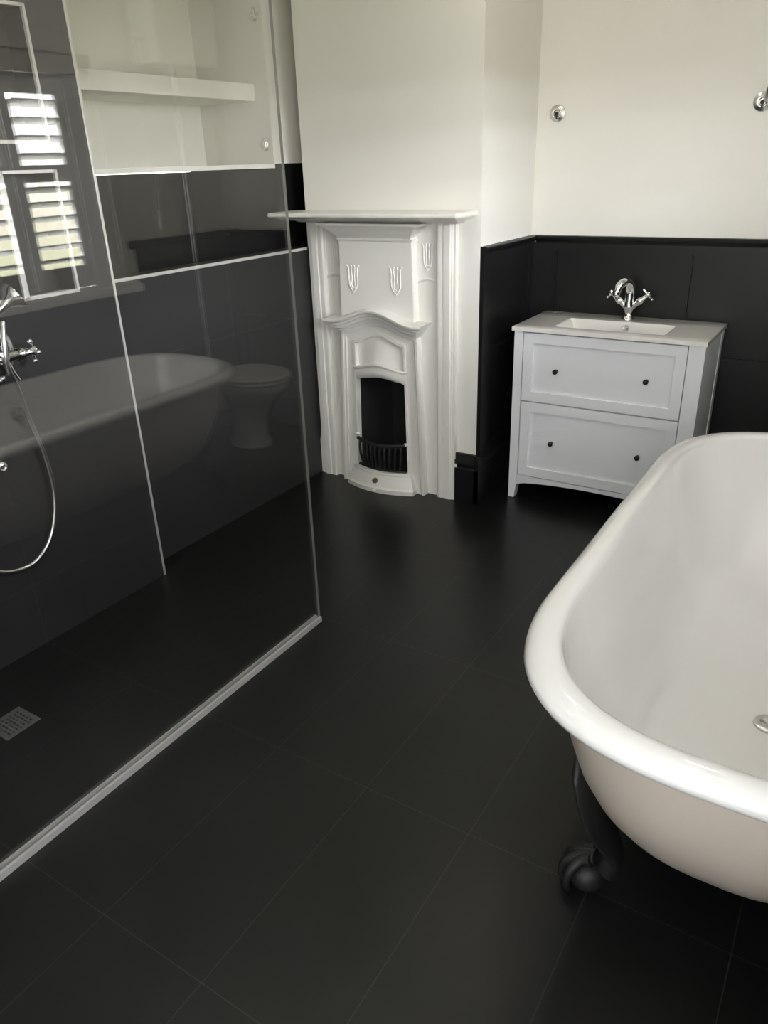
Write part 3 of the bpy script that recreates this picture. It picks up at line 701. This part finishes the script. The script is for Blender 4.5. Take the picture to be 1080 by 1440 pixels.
MB().lathe([(0.0, 0.006), (0.018, 0.006), (0.026, 0.012), (0.032, 0.010), (0.034, 0.0)], (1.729, -1.09, 0.49), (-1, 0, 0.1), 28).build('overflow_plate', M['chrome'], bath, smooth=True)

# ------------------------------------------------------------------ shower screen
GX = -0.0156
sc = thing('shower_screen', 'tall clear frameless glass shower screen beside the black tiled wet floor', 'shower screen', (GX, -2.0, 0))
m = MB(); gy0, gy1, gz0, gz1 = YF+0.4, -1.187, 0.006, 2.25
m.quadmesh([(GX+a, y, z) for a in (-0.005, 0.005) for y in (gy0, gy1) for z in (gz0, gz1)], [(0, 1, 3, 2), (4, 6, 7, 5)], 0)
m.quadmesh([(GX+a, y, z) for a in (-0.005, 0.005) for y in (gy0, gy1) for z in (gz0, gz1)], [(0, 4, 5, 1), (2, 3, 7, 6), (0, 2, 6, 4), (1, 5, 7, 3)], 1)
m.build('glass_pane', [M['glass'], M['edge']], sc)
m = MB()
m.prism([(GX-0.013, 0.0), (GX-0.013, 0.017), (GX-0.0055, 0.017), (GX-0.0055, 0.003), (GX+0.0055, 0.003), (GX+0.0055, 0.019), (GX+0.014, 0.019), (GX+0.014, 0.0)], gy0, -1.19, lambda a, b, d: (a, d, b))
m.build('floor_channel', M['channel'], sc)
MB().box(GX-0.0135, GX-0.0105, gy0, -1.19, 0.017, 0.0195, 0.0005).build('channel_lip', M['trim'], sc)

# ------------------------------------------------------------------ shower drain
dr = thing('shower_drain', 'square brushed steel shower drain with slotted holes in the wet floor', 'drain', (DR[0], DR[1], 0))
MB().box(DR[0]-dh, DR[0]+dh, DR[1]-dh, DR[1]+dh, 0.0004, 0.0035, 0.001).build('grating', M['chrome_dull'], dr)
m = MB()
for i in range(7):
    for j in range(5):
        cx, cy = DR[0]-0.033+0.0165*j+0.0, DR[1]-0.036+0.012*i; off = 0.006 if i % 2 else 0
        m.prism([(cx+off-0.0005+0.005*math.cos(2*PI*k/10), cy+0.0024*math.sin(2*PI*k/10)) for k in range(10)], 0.003, 0.0038, lambda a, b, d: (a, b, d))
m.build('slots', M['dark'], dr)

# ------------------------------------------------------------------ shower valve, handset and hose on the tiled wall
sv = thing('shower_valve', 'chrome shower valve with cross handles and a long looping hose on the black tiles', 'shower valve', (XN, -1.72, 0.98))
yc, zc_ = -1.725, 1.0
MB().lathe([(0.0, 0.012), (0.060, 0.012), (0.078, 0.008), (0.088, 0.0005)], (XN, yc, zc_), (1, 0, 0), 40).build('wall_plate', M['chrome'], sv, smooth=True)
m = MB(); m.lathe([(0.030, 0.008), (0.028, 0.03), (0.024, 0.05), (0.026, 0.07), (0.018, 0.085), (0.0, 0.088)], (XN, yc, zc_-0.005), (1, 0, 0), 24)
m.tube([(XN+0.05, yc-0.08, zc_-0.012), (XN+0.05, yc+0.085, zc_-0.012)], 0.016, 16)
m.lathe([(0.018, 0), (0.021, 0.006), (0.021, 0.016), (0.014, 0.022)], (XN+0.05, yc+0.063, zc_-0.012), (0, 1, 0), 20)
m.tube([(XN+0.05, yc+0.02, zc_-0.02), (XN+0.052, yc+0.03, zc_-0.06), (XN+0.055, yc+0.04, zc_-0.085)], 0.013, 14)
m.build('valve_body', M['chrome'], sv, smooth=True)
def cross(c_, a, R, nm='cross_handle'):
    a = Vector(a).normalized(); c_ = Vector(c_); p = a.orthogonal().normalized(); q = a.cross(p); h = MB()
    h.lathe([(0.010, -0.03), (0.011, -0.008), (0.016, 0.0), (0.016, 0.008), (0.010, 0.015), (0.0, 0.017)], c_, a, 18)
    for k in range(4):
        an = PI/4+PI/2*k; d_ = p*math.cos(an)+q*math.sin(an)
        h.tube([c_+d_*0.01, c_+d_*R*0.8, c_+d_*R], [0.006, 0.005, 0.005], 8); h.ball(tuple(c_+d_*R), 0.0085, 8)
    return h.build(nm, M['chrome'], sv, smooth=True)
cross((XN+0.05, yc+0.115, zc_-0.012), (0, 1, 0.05), 0.030)
cross((XN+0.10, yc-0.055, zc_-0.005), (1, 0, 0), 0.030)
cross((XN+0.06, yc-0.03, zc_-0.075), (0.4, 0.3, -1), 0.026)
hs = thing('shower_handset', 'chrome bell shaped shower handset hooked above the valve', 'shower handset', (XN, -1.66, 1.12))
MB().lathe([(0.0, 0.004), (0.018, 0.004), (0.022, 0.0005)], (XN, -1.70, 1.135), (1, 0, 0), 20).tube([(XN+0.002, -1.70, 1.135), (XN+0.04, -1.70, 1.137), (XN+0.06, -1.70, 1.145)], 0.009, 12).lathe([(0.014, -0.012), (0.018, -0.006), (0.018, 0.006), (0.014, 0.012)], (XN+0.066, -1.70, 1.147), (0.2, 0, 1), 18).build('wall_hook', M['chrome'], hs, smooth=True)
MB().lathe([(0.010, -0.10), (0.010, -0.04), (0.014, -0.02), (0.012, 0.0), (0.018, 0.018), (0.034, 0.034), (0.042, 0.046), (0.042, 0.051), (0.036, 0.053), (0.0, 0.050)], (XN+0.075, -1.685, 1.135), (0.25, 0.75, 0.5), 26).build('spray_head', M['chrome'], hs, smooth=True)
# hose
hp_ = [(XN+0.078, -1.700, 1.095), (XN+0.088, -1.716, 1.04), (XN+0.088, -1.722, 0.97), (XN+0.068, -1.696, 0.893), (XN+0.035, -1.664, 0.79), (XN+0.028, -1.638, 0.66), (XN+0.024, -1.630, 0.53), (XN+0.022, -1.655, 0.42), (XN+0.021, -1.705, 0.345), (XN+0.021, -1.775, 0.312), (XN+0.021, -1.87, 0.335), (XN+0.022, -1.95, 0.42), (XN+0.024, -1.99, 0.56), (XN+0.03, -1.95, 0.75), (XN+0.045, -1.85, 0.93)]
pts = catmull(hp_, 26)
rad = [0.0078 + (0.0006 if i % 2 else -0.0002) for i in range(len(pts))]
ho = MB().tube(pts, rad, 10).build('hose', M['chrome_dull'], sv, smooth=True, angle=60)
ho['label'] = 'long looping steel hose'
jt = MB().lathe([(0.0, 0.016), (0.006, 0.016), (0.010, 0.020), (0.016, 0.018), (0.020, 0.012), (0.023, 0.004), (0.024, 0.0)], (XN, -1.775, 0.657), (1, 0, 0), 28).build('wall_outlet', M['chrome_dull'], None, smooth=True, origin=(XN, -1.775, 0.657))
tag(jt, 'small round chrome wall outlet left of the hanging hose', 'wall outlet')

# ------------------------------------------------------------------ toilet seen mirrored in the screen
tl = thing('toilet', 'white toilet with closed lid and high pipe against the right wall', 'toilet', (1.45, 0.165, 0))
TXc, TYc = 1.43, 0.165
def oval(cx, cy, rx, ry, z, n=40, flat=0.0):
    out = []
    for k in range(n):
        a = 2*PI*k/n; x = rx*math.cos(a); y = ry*math.sin(a)
        if x > 0: x *= 1-flat*0.3
        out.append((cx+x, cy+y, z))
    return out
m = MB(); rows = [oval(TXc+dx, TYc, rx, ry, z) for dx, rx, ry, z in ((0.06, 0.14, 0.11, 0.0), (0.06, 0.14, 0.11, 0.02), (0.06, 0.115, 0.09, 0.05), (0.05, 0.115, 0.09, 0.16), (0.03, 0.15, 0.125, 0.26), (0.0, 0.20, 0.165, 0.33), (-0.01, 0.225, 0.18, 0.365), (-0.01, 0.225, 0.18, 0.385), (-0.01, 0.20, 0.15, 0.387))]
m.grid(rows, closed_u=True); m.quadmesh(rows[-1], [tuple(range(40))]); m.box(1.60, 1.70, TYc-0.09, TYc+0.09, 0.2, 0.38, 0.02)
m.build('pan', M['ceramic'], tl, smooth=True, angle=50)
for nm, z, r0 in (('seat', 0.390, 0.228), ('lid', 0.412, 0.224)):
    m = MB(); rows = [oval(TXc-0.01, TYc, r0-i, 0.188-i, z+h) for i, h in ((0.02, 0), (0.004, 0.001), (0.0, 0.008), (0.004, 0.016), (0.02, 0.018 if nm == 'seat' else 0.021))]
    m.grid(rows, closed_u=True); m.quadmesh(rows[0], [tuple(range(40))]); m.quadmesh(rows[-1], [tuple(range(40))])
    m.build(nm, M['plastic'], tl, smooth=True, angle=50)
MB().tube(catmull([(1.66, TYc, 0.34), (1.75, TYc+0.02, 0.35), (1.80, 0.21, 0.42), (1.805, 0.215, 0.60), (1.805, 0.215, 1.2), (1.805, 0.215, 1.95)], 8), 0.016, 14).build('flush_pipe', M['chrome_dull'], tl, smooth=True)
m = MB().box(1.66, 1.848, 0.0, 0.42, 1.95, 2.25, 0.02); m.build('cistern', M['ceramic'], tl)
MB().tube([(1.74, -0.065, 2.05), (1.74, -0.065, 1.30)], 0.002, 6).tube([(1.74, 0.02, 2.05), (1.74, -0.065, 2.05)], 0.004, 6).build('pull_chain', M['chrome_dull'], tl)
MB().lathe([(0.0, 0.0), (0.011, 0.004), (0.013, 0.03), (0.010, 0.08), (0.013, 0.10), (0.0, 0.105)], (1.74, -0.065, 1.195), (0, 0, 1), 14).build('pull_handle', M['ceramic'], tl, smooth=True)
